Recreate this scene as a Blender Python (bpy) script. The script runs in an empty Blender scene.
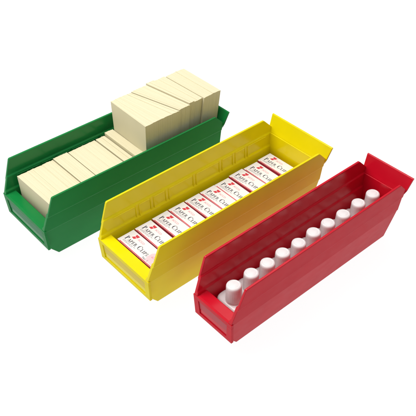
import bpy, bmesh, math, random
from mathutils import Vector, Matrix

S = 0.0254                      # the place is measured in inches, built in metres
SC = bpy.context.scene
COL = SC.collection
R = random.Random(7)

# ------------------------------------------------------------------ helpers
def V(x, y, z): return Vector((x * S, y * S, z * S))

def tag(o, label, cat, group=None):
    o['label'] = label; o['category'] = cat
    if group: o['group'] = group

def thing(name, label, cat, loc, rot=(0, 0, 0), group=None):
    o = bpy.data.objects.new(name, None); COL.objects.link(o)
    o.empty_display_size = .01
    o.location = V(*loc); o.rotation_euler = rot
    tag(o, label, cat, group)
    return o

def finish(name, bm, mats, parent=None, bevel=0, seg=2, smooth=None, recalc=True):
    if recalc: bmesh.ops.recalc_face_normals(bm, faces=bm.faces[:])
    me = bpy.data.meshes.new(name); bm.to_mesh(me); bm.free()
    for m in (mats if isinstance(mats, (list, tuple)) else [mats]): me.materials.append(m)
    o = bpy.data.objects.new(name, me); COL.objects.link(o)
    if parent: o.parent = parent
    if smooth is not None:
        for p in me.polygons: p.use_smooth = True
        me.set_sharp_from_angle(angle=math.radians(smooth))
    if bevel:
        b = o.modifiers.new('bevel', 'BEVEL'); b.width = bevel * S; b.segments = seg
        b.limit_method = 'ANGLE'; b.angle_limit = math.radians(28); b.harden_normals = False
    return o

def add_hexa(bm, c, mi=0):
    """c: eight corners, bottom ring then top ring"""
    v = [bm.verts.new(V(*p)) for p in c]
    fs = []
    for q in ((3, 2, 1, 0), (4, 5, 6, 7), (0, 1, 5, 4), (1, 2, 6, 5), (2, 3, 7, 6), (3, 0, 4, 7)):
        f = bm.faces.new([v[i] for i in q]); f.material_index = mi; fs.append(f)
    return fs

def add_box(bm, x0, x1, y0, y1, z0, z1, mi=0):
    return add_hexa(bm, [(x0, y0, z0), (x1, y0, z0), (x1, y1, z0), (x0, y1, z0),
                         (x0, y0, z1), (x1, y0, z1), (x1, y1, z1), (x0, y1, z1)], mi)

def lerp(tab, z):
    if z <= tab[0][0]: return tab[0][1]
    for (a, b), (c, d) in zip(tab, tab[1:]):
        if z <= c: return b + (d - b) * (z - a) / (c - a)
    return tab[-1][1]

# ------------------------------------------------------------------ materials
def new_mat(name):
    m = bpy.data.materials.new(name); m.use_nodes = True
    nt = m.node_tree; b = nt.nodes['Principled BSDF']
    return m, nt, b

def nn(nt, t, **kw):
    n = nt.nodes.new(t)
    for k, v in kw.items():
        if k.startswith('_'): setattr(n, k[1:], v)
        else: n.inputs[k.replace('0', ' ')].default_value = v
    return n

def plastic(name, col, rough=.20, var=.035, spec=.30):
    m, nt, b = new_mat(name); L = nt.links.new
    tc = nn(nt, 'ShaderNodeTexCoord')
    big = nn(nt, 'ShaderNodeTexNoise', Scale=28.0, Detail=3.0); L(tc.outputs['Object'], big.inputs['Vector'])
    ramp = nt.nodes.new('ShaderNodeValToRGB')
    ramp.color_ramp.elements[0].position = .3; ramp.color_ramp.elements[1].position = .72
    ramp.color_ramp.elements[0].color = (*[c * (1 - var) for c in col], 1)
    ramp.color_ramp.elements[1].color = (*[min(1, c * (1 + var)) for c in col], 1)
    L(big.outputs['Fac'], ramp.inputs['Fac']); L(ramp.outputs['Color'], b.inputs['Base Color'])
    # scuffs: long thin roughness streaks along the bin
    mp = nn(nt, 'ShaderNodeMapping'); mp.inputs['Scale'].default_value = (60, 110, 110); L(tc.outputs['Object'], mp.inputs['Vector'])
    sc = nn(nt, 'ShaderNodeTexNoise', Scale=1.0, Detail=5.0); L(mp.outputs['Vector'], sc.inputs['Vector'])
    mr = nn(nt, 'ShaderNodeMapRange'); mr.inputs['From Min'].default_value = .3; mr.inputs['From Max'].default_value = .75
    mr.inputs['To Min'].default_value = rough - .02; mr.inputs['To Max'].default_value = rough + .05
    L(sc.outputs['Fac'], mr.inputs['Value']); L(mr.outputs['Result'], b.inputs['Roughness'])
    fine = nn(nt, 'ShaderNodeTexNoise', Scale=900.0, Detail=2.0); L(tc.outputs['Object'], fine.inputs['Vector'])
    wav = nn(nt, 'ShaderNodeTexNoise', Scale=38.0, Detail=1.0); L(tc.outputs['Object'], wav.inputs['Vector'])
    b1 = nn(nt, 'ShaderNodeBump', Strength=.05, Distance=.0004); L(fine.outputs['Fac'], b1.inputs['Height'])
    b2 = nn(nt, 'ShaderNodeBump', Strength=.10, Distance=.0012); L(wav.outputs['Fac'], b2.inputs['Height'])
    L(b1.outputs['Normal'], b2.inputs['Normal']); L(b2.outputs['Normal'], b.inputs['Normal'])
    b.inputs['IOR'].default_value = 1.5
    b.inputs['Specular IOR Level'].default_value = spec
    return m

def plain(name, col, rough=.5, spec=.5):
    m, nt, b = new_mat(name); L = nt.links.new
    tc = nn(nt, 'ShaderNodeTexCoord')
    no = nn(nt, 'ShaderNodeTexNoise', Scale=120.0, Detail=3.0); L(tc.outputs['Object'], no.inputs['Vector'])
    mx = nt.nodes.new('ShaderNodeValToRGB')
    mx.color_ramp.elements[0].color = (*[c * .95 for c in col], 1); mx.color_ramp.elements[1].color = (*[min(1, c * 1.04) for c in col], 1)
    mx.color_ramp.elements[0].position = .35; mx.color_ramp.elements[1].position = .65
    L(no.outputs['Fac'], mx.inputs['Fac']); L(mx.outputs['Color'], b.inputs['Base Color'])
    b.inputs['Roughness'].default_value = rough
    b.inputs['Specular IOR Level'].default_value = spec
    return m

GREEN = plastic('green_plastic', (.006, .200, .042))
YELLOW = plastic('yellow_plastic', (.79, .655, .002))
RED = plastic('red_plastic', (.56, .004, .018))
# the outside of the walls has a dull moulded grain, the inside is smooth
GRAIN = {GREEN: plastic('grained_green_plastic', (.009, .200, .045), .42, spec=.11), YELLOW: plastic('grained_yellow_plastic', (.79, .655, .002), .42, spec=.11),
         RED: plastic('grained_red_plastic', (.56, .008, .022), .42, spec=.11)}
SHEEN = {GREEN: plastic('sheen_green_plastic', (.075, .22, .12), .5, spec=.10), YELLOW: plastic('sheen_yellow_plastic', (.70, .55, .10), .5, spec=.10),
         RED: plastic('sheen_red_plastic', (.48, .085, .10), .5, spec=.10)}  # matt label recess, its pale reflected sheen mixed into the base colour
CARTON = plain('white_carton', (.78, .75, .76), .42)
CARTON_RED = plain('red_carton_print', (.50, .05, .08), .42)
INK = plain('dark_ink', (.035, .035, .06), .5)
INK_GREY = plain('grey_ink', (.30, .30, .33), .5)
INK_RED = plain('red_ink', (.60, .025, .05), .45)
INK_PINK = plain('pink_ink', (.72, .20, .26), .45)
INK_PALE = plain('pale_pink_ink', (.80, .52, .58), .45)
CAP = plain('white_cap_plastic', (.77, .76, .76), .4)
BOTTLE = plain('white_bottle_plastic', (.78, .76, .76), .25)

def card_mat():
    m, nt, b = new_mat('cream_card'); L = nt.links.new
    tc = nn(nt, 'ShaderNodeTexCoord')
    mp = nn(nt, 'ShaderNodeMapping'); mp.inputs['Scale'].default_value = (1500, 20, 20); L(tc.outputs['Object'], mp.inputs['Vector'])
    st = nn(nt, 'ShaderNodeTexNoise', Scale=1.0, Detail=2.0); L(mp.outputs['Vector'], st.inputs['Vector'])
    rp = nt.nodes.new('ShaderNodeValToRGB'); e = rp.color_ramp.elements
    e[0].position = .25; e[0].color = (.685, .622, .422, 1); e[1].position = .72; e[1].color = (.715, .652, .450, 1)
    L(st.outputs['Fac'], rp.inputs['Fac']); L(rp.outputs['Color'], b.inputs['Base Color'])
    bp = nn(nt, 'ShaderNodeBump', Strength=.15, Distance=.0002); L(st.outputs['Fac'], bp.inputs['Height'])
    L(bp.outputs['Normal'], b.inputs['Normal'])
    b.inputs['Roughness'].default_value = .8; b.inputs['Specular IOR Level'].default_value = .2
    return m
CARD = card_mat()

# ------------------------------------------------------------------ shelf bins
RIBS = (2.3, 3.2, 4.15, 5.95, 7.75, 8.7, 9.6)
ZL = [0, .07, .5, .92, 1.5, 2.06, 2.12, 2.22, 2.34, 2.42, 2.93, 3.0, 3.10, 3.17, 3.40, 3.60, 3.80, 3.99, 4.05]
OUT = [(0, .60), (.07, .53), (2.06, .17), (2.12, .135), (2.93, .085), (3.0, .05), (3.17, .045), (3.99, .005), (4.05, .01)]
INN = [(0, .74), (.07, .66), (2.34, .325), (2.42, .26), (3.10, .228), (3.17, .158), (3.99, .128), (4.05, .12)]
XF = [(0, .82), (.07, .76), (.92, .14), (1.5, .09), (2.12, .05), (2.22, .02), (3.99, .67), (4.05, .73)]
XB = [(0, 11.28), (.07, 11.33), (3.0, 11.50), (3.17, 11.54), (3.40, 11.63), (3.60, 11.43), (3.99, 11.05), (4.05, 10.97)]

def make_bin(label, W, hz, loc, rz, mat):
    root = thing('shelf_bin', label, 'storage bin', loc, (0, 0, rz), 'plastic shelf bins side by side')
    k = hz
    # side walls with divider ribs on their inner faces
    for side in (0, 1):
        Y = (lambda o: o) if side == 0 else (lambda o: W - o)
        bm = bmesh.new()
        rings = []
        for z in ZL:
            xf, xb, o, i = lerp(XF, z), lerp(XB, z), lerp(OUT, z), lerp(INN, z)
            cols = [0, .12, .3, .5, .7, .88, 1]
            ring = [bm.verts.new(V(xf + (xb - xf) * t, Y(o), z * k)) for t in cols]
            ring += [bm.verts.new(V(xf + (xb - xf) * t, Y(i), z * k)) for t in reversed(cols)]
            rings.append(ring)
        n = len(rings[0])
        for a, b in zip(rings, rings[1:]):
            for j in range(n):
                f = bm.faces.new((a[j], a[(j + 1) % n], b[(j + 1) % n], b[j]))
                f.material_index = 1 if j < n // 2 - 1 else 0
        h = n // 2
        for ring in (rings[0], rings[-1]):
            for j in range(h - 1):
                bm.faces.new((ring[j], ring[j + 1], ring[n - 2 - j], ring[n - 1 - j]))
        wall = finish('side_wall', bm, [mat, GRAIN[mat]], root, bevel=.028, seg=3)
        # ribs: pairs of thin beads joined along the top of each panel
        for n_, x in enumerate(RIBS if W > 3 else ()):     # the narrow bin has no divider slots
            rb = bmesh.new()
            for dx in (-.10, .10):
                lo, hi = 2.38, 3.06
                add_hexa(rb, [(x + dx - .028, Y(lerp(INN, lo) - .02), lo * k), (x + dx + .028, Y(lerp(INN, lo) - .02), lo * k),
                              (x + dx + .016, Y(lerp(INN, lo) + .035), lo * k), (x + dx - .016, Y(lerp(INN, lo) + .035), lo * k),
                              (x + dx - .028, Y(lerp(INN, hi) - .02), hi * k), (x + dx + .028, Y(lerp(INN, hi) - .02), hi * k),
                              (x + dx + .016, Y(lerp(INN, hi) + .035), hi * k), (x + dx - .016, Y(lerp(INN, hi) + .035), hi * k)])
            finish('divider_rib', rb, mat, wall, bevel=.012, seg=2)
        if W < 3: continue
        bd = bmesh.new()
        xs = [.75] + list(RIBS) + [11.2]
        for a, b in zip(xs, xs[1:]):
            z0, z1 = 2.99, 3.045
            a1, b1 = a + .135, b - .135
            add_hexa(bd, [(a1, Y(lerp(INN, z0) - .02), z0 * k), (b1, Y(lerp(INN, z0) - .02), z0 * k),
                          (b1, Y(lerp(INN, z0) + .03), z0 * k), (a1, Y(lerp(INN, z0) + .03), z0 * k),
                          (a1, Y(lerp(INN, z1) - .02), z1 * k), (b1, Y(lerp(INN, z1) - .02), z1 * k),
                          (b1, Y(lerp(INN, z1) + .03), z1 * k), (a1, Y(lerp(INN, z1) + .03), z1 * k)])
        finish('panel_bead', bd, mat, wall, bevel=.012, seg=2)

    def slab(prof, inset, name, bevel=.02, parent=root):
        """polygon in (x, z) carried across the bin, its ends following inset(z)"""
        bm = bmesh.new()
        a = [bm.verts.new(V(x, inset(z), z * k)) for x, z in prof]
        b = [bm.verts.new(V(x, W - inset(z), z * k)) for x, z in prof]
        m = len(prof)
        for j in range(m): bm.faces.new((a[j], a[(j + 1) % m], b[(j + 1) % m], b[j]))
        bm.faces.new(a); bm.faces.new(b[::-1])
        return finish(name, bm, mat, parent, bevel=bevel, seg=2)

    mid = lambda z: (lerp(OUT, z) * .45 + lerp(INN, z) * .55)
    slab([(.95, .003), (11.24, .003), (11.24, .115), (.90, .115)], mid, 'base')
    slab([(11.25, .012), (11.315, .012), (11.52, 3.13), (11.43, 3.13)], mid, 'back_wall')
    slab([(11.46, 3.08), (11.545, 3.05), (11.60, 3.16), (11.66, 3.34), (11.94, 4.02), (11.90, 4.06), (11.83, 4.04), (11.55, 3.34), (11.48, 3.18)],
         lambda z: lerp([(3.05, .10), (3.2, .02), (3.55, -.05), (4.06, -.09)], z), 'back_lip', .02)
    fp = slab([(.10, 1.0), (.88, .045), (.90, .10), (.72, .32), (.655, 2.12), (.60, 2.20), (.10, 2.20), (.085, 2.0)], mid, 'front_panel', .03)
    # label holder: a raised frame round a recess on the front plate
    bm = bmesh.new()
    ins = lambda z: lerp([(.9, .14), (2.24, .095)], z)
    def bar(y0b, y1b, z0, y0t, y1t, z1, x0=.0, x1=.13):
        sh = lambda z: .05 * (2.2 - z)      # the plate leans in towards its foot
        add_hexa(bm, [(x0 + sh(z0), y0b, z0 * k), (x1 + sh(z0), y0b, z0 * k), (x1 + sh(z0), y1b, z0 * k), (x0 + sh(z0), y1b, z0 * k),
                      (x0 + sh(z1), y0t, z1 * k), (x1 + sh(z1), y0t, z1 * k), (x1 + sh(z1), y1t, z1 * k), (x0 + sh(z1), y1t, z1 * k)])
    bar(ins(1.98), W - ins(1.98), 1.98, ins(2.205), W - ins(2.205), 2.205)
    bar(ins(.93), W - ins(.93), .93, ins(1.13), W - ins(1.13), 1.13)
    bar(ins(1.1302), .46, 1.1302, ins(1.9798), .40, 1.9798)
    bar(W - .46, W - ins(1.1302), 1.1302, W - .40, W - ins(1.9798), 1.9798)
    finish('label_holder', bm, GRAIN[mat], fp, bevel=.008, seg=2)
    bm = bmesh.new()
    add_hexa(bm, [(.115, .34, 1.10 * k), (.16, .34, 1.10 * k), (.16, W - .34, 1.10 * k), (.115, W - .34, 1.10 * k),
                  (.055, .34, 2.0 * k), (.10, .34, 2.0 * k), (.10, W - .34, 2.0 * k), (.055, W - .34, 2.0 * k)])
    finish('label_recess', bm, SHEEN[mat], fp)
    return root

POSE = {'g': (-8.811, 1.832, 0.0), 'y': (-7.086, -4.104, math.radians(-.10)), 'r': (-5.945, -8.336, math.radians(-.01))}
WID = {'g': 4.187, 'y': 4.125, 'r': 2.666}
make_bin('green plastic bin packed with cream cards', WID['g'], 1.0, (*POSE['g'][:2], 0), POSE['g'][2], GREEN)
make_bin('yellow plastic bin holding a row of paper clip boxes', WID['y'], 1.0, (*POSE['y'][:2], 0), POSE['y'][2], YELLOW)
make_bin('narrow red plastic bin holding a row of white bottles', WID['r'], .975, (*POSE['r'][:2], 0), POSE['r'][2], RED)

def inbin(b, x, y, z=0.0):
    ox, oy, t = POSE[b]
    return (ox + math.cos(t) * x - math.sin(t) * y, oy + math.sin(t) * x + math.cos(t) * y, z)

# ------------------------------------------------------------------ cards in the green bin
FLOOR = .118
def card_stack(label, xl0, xl1, xr0, xr1, height, yc=2.08, wid=3.1, lift=0.0, bow=0.0, n=None, wav=.006, lean=False):
    """cards on edge; xl = extent at the far wall, xr = extent at the near wall"""
    x0 = (xl0 + xr0) / 2; cx = (xl0 + xr0 + xl1 + xr1) / 4
    n = n or max(4, int((cx - x0) * 2 / .034))
    bm = bmesh.new()
    zj = 0; yj = 0
    yl, yr = yc + wid / 2, yc - wid / 2
    drift = R.uniform(-.02, .02)
    for i in range(n):
        a, b = i / n, (i + .992) / n
        zj = zj * .6 + R.gauss(0, wav * .6); yj = yj * .7 + R.gauss(0, wav * .55)
        if R.random() < .07: zj += R.uniform(-.02, .03)
        top = height + zj + bow * math.sin(math.pi * (a + b) / 2)
        xla, xlb = xl0 + (xl1 - xl0) * a - cx, xl0 + (xl1 - xl0) * b - cx
        xra, xrb = xr0 + (xr1 - xr0) * a - cx, xr0 + (xr1 - xr0) * b - cx
        y0, y1 = yr + yj + drift * a - yc, yl + yj + drift * a - yc
        f = lambda x: x - (.57 * (x + cx - 6.7) / 5 if lean else 0)
        q = .17     # the feet sit in the narrowing trough of the bin
        add_hexa(bm, [(f(xra), y0 + q, 0), (f(xrb), y0 + q, 0), (f(xlb), y1 - q, 0), (f(xla), y1 - q, 0),
                      (xra, y0, top), (xrb, y0, top), (xlb, y1, top), (xla, y1, top)])
    o = finish('card_stack', bm, CARD)
    o.location = V(*inbin('g', cx, yc, FLOOR + lift)); o.rotation_euler = (0, 0, POSE['g'][2])
    tag(o, label, 'card stack', 'cream cards filed in the green bin')
    return o

card_stack('low cream card stack right behind the front edge of the green bin', .74, 2.82, .80, 2.85, 3.06)
card_stack('second low cream card stack from the front of the green bin, a narrow one', 2.87, 3.72, 2.89, 3.72, 3.11, yc=2.10)
card_stack('wide low cream card stack in the middle of the green bin', 3.79, 5.46, 3.79, 5.48, 3.07, yc=2.09)
card_stack('narrow low cream card stack behind the wide low one in the green bin', 5.53, 6.08, 5.54, 6.08, 3.10, yc=2.07)
card_stack('thin low cream card stack against the foot of the tall cards', 6.14, 6.66, 6.13, 6.64, 3.26, yc=2.09)
card_stack('frontmost of the tall cream card stacks in the green bin', 6.70, 8.04, 6.63, 8.86, 5.02, yc=2.03, bow=.03, lean=True)
card_stack('second tall cream card stack from the front, set askew', 8.07, 9.10, 8.89, 9.60, 5.06, yc=2.06, bow=.02, lean=True)
card_stack('thin tall cream card stack standing highest at its far side', 9.13, 9.64, 9.63, 9.96, 5.14, yc=2.12, lean=True)
card_stack('fourth tall cream card stack, between the thin one and the rearmost', 9.67, 10.44, 9.99, 10.56, 5.05, yc=2.15, lean=True)
card_stack('rearmost tall cream card stack by the back of the green bin', 10.47, 11.78, 10.59, 11.78, 5.08, yc=2.05, bow=.03, lean=True)

# ------------------------------------------------------------------ lettering for the boxes (serif capitals)
class Glyphs:
    def __init__(self): self.bm = bmesh.new(); self.lv = 0
    def poly(self, pts):
        self.lv += 1
        z = .004 + .0004 * (self.lv % 5)
        try: self.bm.faces.new([self.bm.verts.new(V(*self.T(p), z)) for p in pts])
        except ValueError: pass
    def T(self, p):     # (u to the reader's right, v up) -> box top (x, y)
        return (self.v0 + p[1] * self.h, -(self.u0 + p[0] * self.h))
    def rect(self, a, b, c, d): self.poly([(a, c), (b, c), (b, d), (a, d)])
    def arc(self, cx, cy, rx, ry, t0, t1, thin, thick, n=14):
        P = []
        for i in range(n + 1):
            t = math.radians(t0 + (t1 - t0) * i / n)
            w = thin + (thick - thin) * abs(math.cos(t)) ** 1.5
            P.append(((cx + math.cos(t) * rx, cy + math.sin(t) * ry),
                      (cx + math.cos(t) * (rx - w), cy + math.sin(t) * (ry - (thin + (w - thin) * .2)))))
        for a, b in zip(P, P[1:]): self.poly([a[0], b[0], b[1], a[1]])
    def letter(self, ch):
        r = self.rect
        if ch in 'PR':
            r(.08, .28, .05, .95); r(.0, .38 if ch == 'P' else .36, 0, .05); r(.0, .30, .95, 1.0)
            self.arc(.28, .74, .36, .26, 90, -90, .06, .19)
            if ch == 'R':
                self.poly([(.34, .50), (.50, .50), (.84, .0), (.66, .0)]); return .80
            return .68
        if ch == 'A':
            self.poly([(.10, .05), (.17, .05), (.45, 1.0), (.40, 1.0)]); self.poly([(.38, 1.0), (.52, 1.0), (.84, .05), (.61, .05)])
            r(.20, .62, .32, .38); r(.0, .28, 0, .05); r(.54, .90, 0, .05); return .88
        if ch == 'E':
            r(.08, .28, .05, .95); r(.0, .66, 0, .06); r(.0, .64, .94, 1.0); r(.26, .50, .48, .54)
            r(.60, .66, .06, .24); r(.58, .64, .78, .94); r(.46, .51, .40, .62); return .72
        if ch == 'L':
            r(.08, .28, .05, .95); r(.0, .64, 0, .06); r(.0, .38, .95, 1.0); r(.58, .64, .06, .26); return .68
        if ch == 'I':
            r(.08, .28, .05, .95); r(.0, .36, 0, .05); r(.0, .36, .95, 1.0); return .42
        if ch == 'C':
            self.arc(.46, .5, .46, .52, 42, 318, .06, .21, 22); r(.77, .83, .62, .90); return .88
        if ch == 'S':
            self.arc(.30, .745, .25, .27, 35, 270, .07, .17); self.arc(.29, .26, .28, .28, -145, 90, .07, .18)
            r(.49, .54, .72, .95); r(.0, .05, .05, .28); return .62
        return .34
    def write(self, u, v, spec):
        for ch, h in spec:
            self.u0, self.v0, self.h = u, v, h
            u += (self.letter(ch) + .09) * h
        return u

def serif_mesh():
    g = Glyphs()
    word = [('P', .27), ('A', .19), ('P', .19), ('E', .19), ('R', .19), (' ', .24), ('C', .27), ('L', .19), ('I', .19), ('P', .19), ('S', .19)]
    g.write(.18, .29, [(c, h * .98) for c, h in word])
    bmesh.ops.recalc_face_normals(g.bm, faces=g.bm.faces[:])
    for f in g.bm.faces:
        if f.normal.z < 0: f.normal_flip()
    return g.bm

def small_text(bm, txt, u, v, size, z=.004):
    cu = bpy.data.curves.new('text', 'FONT'); cu.body = txt; cu.size = 1.0
    ob = bpy.data.objects.new('text', cu)
    me = ob.to_mesh()
    vs = [bm.verts.new(V(v + p.co.y * size, -(u + p.co.x * size), z)) for p in me.vertices]
    for p in me.polygons:
        f = bm.faces.new([vs[i] for i in p.vertices])
    ob.to_mesh_clear(); bpy.data.objects.remove(ob); bpy.data.curves.remove(cu)

# ------------------------------------------------------------------ paper clip boxes in the yellow bin
BT, BL, BH = .985, 2.78, 1.99
def make_clip_box(label):
    root = thing('paper_clip_box', label, 'box', (0, 0, 0), group='paper clip boxes in a row in the yellow bin')
    # carton: origin at the foot of its front far corner; x back, -y along the top
    bm = bmesh.new()
    fs = add_box(bm, 0, BT, -BL, 0, 0, BH, 0)
    bmesh.ops.recalc_face_normals(bm, faces=bm.faces[:])
    for f in bm.faces:
        if abs(f.normal.x) > .5: f.material_index = 1
    finish('carton', bm, [CARTON, CARTON_RED], root, bevel=.018, seg=2)
    def flat(name, bm, mat):
        o = finish(name, bm, mat, root, recalc=False); o.location = (0, 0, BH * S); return o
    # tuck flap seam at the far end and a red edge band along the front of the top
    bm = bmesh.new(); add_box(bm, .012, .055, -BL + .02, -.16, .0008, .0028); flat('edge_band', bm, INK_RED)
    flat('title', serif_mesh(), INK)
    # emblem: a red tilted block with a white swoosh cut across it
    bm = bmesh.new()
    def q(pts, z): bm.faces.new([bm.verts.new(V(p[1], -p[0], z)) for p in pts])
    q([(.36, .60), (.54, .58), (.60, .71), (.44, .73)], .004); q([(.45, .75), (.62, .73), (.66, .88), (.42, .88)], .004)
    flat('emblem', bm, INK_RED)
    bm = bmesh.new(); small_text(bm, 'ACCO', .72, .67, .16); flat('brand_name', bm, INK_PINK)
    bm = bmesh.new()
    R2 = random.Random(3)
    for row, (v, u1) in enumerate(((.215, 1.05), (.155, .86))):
        u = .22
        while u < u1:
            w = R2.uniform(.05, .13)
            q([(u, v), (u + w, v), (u + w, v + .028), (u, v + .028)], .004); u += w + .03
    flat('fine_print', bm, INK_GREY)
    # picture of clips: pale pink patch with darker loops
    bm = bmesh.new()
    q([(2.0, .10), (2.70, .07), (2.71, .84), (2.10, .86), (1.92, .62), (1.90, .34)], .003); flat('clip_picture', bm, INK_PALE)
    bm = bmesh.new()
    for cu_, cv_, rot in ((2.22, .50, .3), (2.44, .40, -.5), (2.50, .62, .9)):
        pts = []
        for i in range(25):
            t = 2 * math.pi * i / 24
            x, y = .15 * math.cos(t), .055 * math.sin(t)
            pts.append((x, y))
        for a, b in zip(pts, pts[1:]):
            f = lambda p, s: (cu_ + s * (p[0] * math.cos(rot) - p[1] * math.sin(rot)), cv_ + s * (p[0] * math.sin(rot) + p[1] * math.cos(rot)))
            q([f(a, 1), f(b, 1), f(b, .72), f(a, .72)], .0045)
    flat('clip_drawing', bm, INK_PINK)
    bm = bmesh.new(); small_text(bm, 'No. 1', 1.78, .09, .17); flat('size_mark', bm, INK)
    for o in root.children:
        if o.name.split('.')[0] not in ('carton',):
            bmx = bmesh.new(); bmx.from_mesh(o.data)
            for f in bmx.faces:
                if f.normal.z < -.5 and o.name.split('.')[0] != 'edge_band': f.normal_flip()
            bmx.to_mesh(o.data); bmx.free()
    return root

def dup(root, label):
    r = root.copy(); COL.objects.link(r); r['label'] = label
    for ch in list(root.children):
        c = ch.copy(); COL.objects.link(c); c.parent = r
    return r

ORD = ['second', 'third', 'fourth', 'fifth', 'sixth', 'seventh', 'eighth', 'ninth']
bx = [(.70, 3.45), (1.72, 3.44), (2.80, 3.49), (3.83, 3.47), (4.87, 3.46), (5.89, 3.44), (6.90, 3.44), (7.94, 3.47), (8.99, 3.44), (10.08, 3.48)]
blab = ['white and red paper clip box nearest the front of the yellow bin'] + \
       [f'white and red paper clip box, {o} in the row from the front' for o in ORD] + \
       ['white and red paper clip box rearmost by the back wall of the yellow bin']
first = make_clip_box(blab[0])
tx = [.004, -.006, .016, -.012, .018, -.008, -.014, .016, -.01, .014]
for i, (x, y) in enumerate(bx):
    o = first if i == 0 else dup(first, blab[i])
    tilt = (.004, .012, .016, .010, .014, .012, .008, .014, .012, .016)[i]
    o.location = V(*inbin('y', x, y, FLOOR + BT * math.sin(tilt) + .004 + (0, .03, -.01, .02, -.005, .025, 0, .03, .01, .02)[i]))
    o.rotation_euler = (0, tilt, tx[i])

# ------------------------------------------------------------------ bottles in the red bin
def make_bottle(label):
    root = thing('correction_fluid_bottle', label, 'bottle', (0, 0, 0), group='white bottles in a row in the red bin')
    def sup(rx, ry, e, z, n=48):
        out = []
        for i in range(n):
            t = 2 * math.pi * i / n; c, s = math.cos(t), math.sin(t)
            out.append((rx * math.copysign(abs(c) ** (2 / e), c), ry * math.copysign(abs(s) ** (2 / e), s), z))
        return out
    def loft(bm, rings):
        vr = [[bm.verts.new(V(*p)) for p in r] for r in rings]
        n = len(vr[0])
        for a, b in zip(vr, vr[1:]):
            for j in range(n): bm.faces.new((a[j], a[(j + 1) % n], b[(j + 1) % n], b[j]))
        bm.faces.new(vr[0][::-1]); bm.faces.new(vr[-1])
    bm = bmesh.new()
    loft(bm, [sup(.40, .58, 3, 0), sup(.45, .64, 3.2, .04), sup(.465, .67, 3.2, .12), sup(.468, .72, 3.2, .7), sup(.468, .79, 3.4, 1.44),
              sup(.462, .785, 3.4, 1.53), sup(.44, .755, 3.2, 1.60), sup(.405, .70, 2.9, 1.64), sup(.385, .50, 2.3, 1.665), sup(.37, .37, 2, 1.67), sup(.345, .345, 2, 1.74), sup(.28, .28, 2, 1.75), sup(.28, .28, 2, 1.80)])
    finish('body', bm, BOTTLE, root, smooth=45)
    bm = bmesh.new()
    def rib(rad, z, d, n=120):
        return [((rad - d * (i % 4 in (1, 2))) * math.cos(2 * math.pi * i / n), (rad - d * (i % 4 in (1, 2))) * math.sin(2 * math.pi * i / n), z) for i in range(n)]
    loft(bm, [rib(.358, 1.755, 0), rib(.370, 1.77, 0), rib(.370, 1.83, 0), rib(.368, 1.85, .005), rib(.350, 2.46, .005), rib(.350, 2.50, 0), rib(.346, 2.56, 0),
              rib(.330, 2.605, 0), rib(.30, 2.635, 0), rib(.255, 2.648, 0), rib(.242, 2.641, 0), rib(.22, 2.641, 0), rib(.20, 2.650, 0), rib(.08, 2.655, 0)])
    finish('cap', bm, CAP, root, smooth=35)
    return root

cx = [1.31, 2.36, 3.38, 4.38, 5.38, 6.50, 7.49, 8.52, 9.75, 10.85]
yo = [0, .02, .05, .03, 0, .04, .03, 0, .02, 0]
clab = ['white capped bottle nearest the front of the red bin, its shoulder showing'] + \
       [f'white capped bottle, {o} in the row from the front of the red bin' for o in ORD] + \
       ['white capped bottle rearmost at the back wall of the red bin']
fb = make_bottle(clab[0])
for i, x in enumerate(cx):
    o = fb if i == 0 else dup(fb, clab[i])
    o.location = V(*inbin('r', x, 1.335 + yo[i], FLOOR * .975 + .002))
    o.rotation_euler = (R.uniform(-.018, .018), R.uniform(-.018, .018), R.uniform(-.03, .03))

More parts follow.
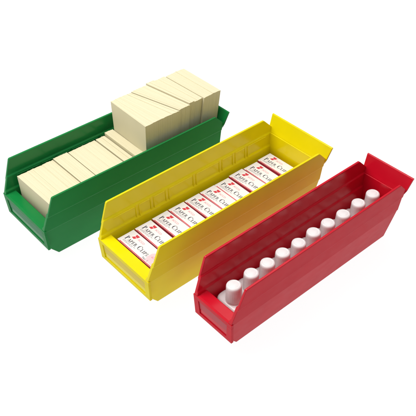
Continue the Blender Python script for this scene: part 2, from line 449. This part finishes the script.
# ------------------------------------------------------------------ white table they stand on, its backlight added
m = bpy.data.materials.new('translucent_white'); m.use_nodes = True  # made translucent so the added lamp below shows through
nt = m.node_tree; nt.nodes.remove(nt.nodes['Principled BSDF'])
out = nt.nodes['Material Output']
tr = nn(nt, 'ShaderNodeBsdfTranslucent'); tr.inputs['Color'].default_value = (.9, .9, .9, 1)
df = nn(nt, 'ShaderNodeBsdfDiffuse'); df.inputs['Color'].default_value = (.20, .20, .20, 1)
ad = nn(nt, 'ShaderNodeMixShader'); ad.inputs[0].default_value = .5
nt.links.new(tr.outputs[0], ad.inputs[1]); nt.links.new(df.outputs[0], ad.inputs[2]); nt.links.new(ad.outputs[0], out.inputs['Surface'])
bm = bmesh.new()
n = 100.0
bm.faces.new([bm.verts.new(V(*p)) for p in ((-n, -n, 0), (n, -n, 0), (n, n, 0), (-n, n, 0))])
t = finish('table_surface', bm, m); t['kind'] = 'structure'

def area(name, loc, target, sx, sy, power, col=(1, 1, 1)):
    l = bpy.data.lights.new(name, 'AREA'); l.shape = 'RECTANGLE'; l.size = sx * S; l.size_y = sy * S; l.energy = power; l.color = col
    o = bpy.data.objects.new(name, l); COL.objects.link(o)
    o.location = V(*loc)
    o.rotation_euler = (V(*target) - V(*loc)).to_track_quat('-Z', 'Y').to_euler()
    return o
# unseen lamp added under the sheet to lift the ground to white
area('added_underlight', (0, 0, -14), (0, 0, 0), 200, 200, 147.0)
# large softbox up to the left, a weaker overhead one
area('key_softbox', (-18, 14, 46), (-2, 0, 2), 34, 34, 15.5, (1, .98, .95))
area('overhead_softbox', (14, 2, 50), (0, 0, 0), 40, 40, 6.0)

w = bpy.data.worlds.new('World'); SC.world = w; w.use_nodes = True
bg = w.node_tree.nodes['Background']; bg.inputs[0].default_value = (1, 1, 1, 1); bg.inputs[1].default_value = .34

# ------------------------------------------------------------------ camera
cd = bpy.data.cameras.new('camera'); cam = bpy.data.objects.new('camera', cd); COL.objects.link(cam)
cd.sensor_width = 36; cd.sensor_fit = 'HORIZONTAL'; cd.lens = 36 * 700.98 / 416
cd.clip_start = .01; cd.clip_end = 100
pos = Vector((-19.282, -21.859, 25.142))
fwd = (-pos).normalized(); rt = fwd.cross(Vector((0, 0, 1))).normalized(); up = rt.cross(fwd)
ro = math.radians(.07)
r2 = math.cos(ro) * rt + math.sin(ro) * up; u2 = -math.sin(ro) * rt + math.cos(ro) * up
M = Matrix((r2, u2, -fwd)).transposed().to_4x4(); M.translation = pos * S
cam.matrix_world = M
SC.camera = cam
SC.render.resolution_x = SC.render.resolution_y = 1024
vs = SC.view_settings; vs.view_transform = 'Standard'; vs.look = 'None'; vs.exposure = 0; vs.gamma = 1; vs.use_curve_mapping = False
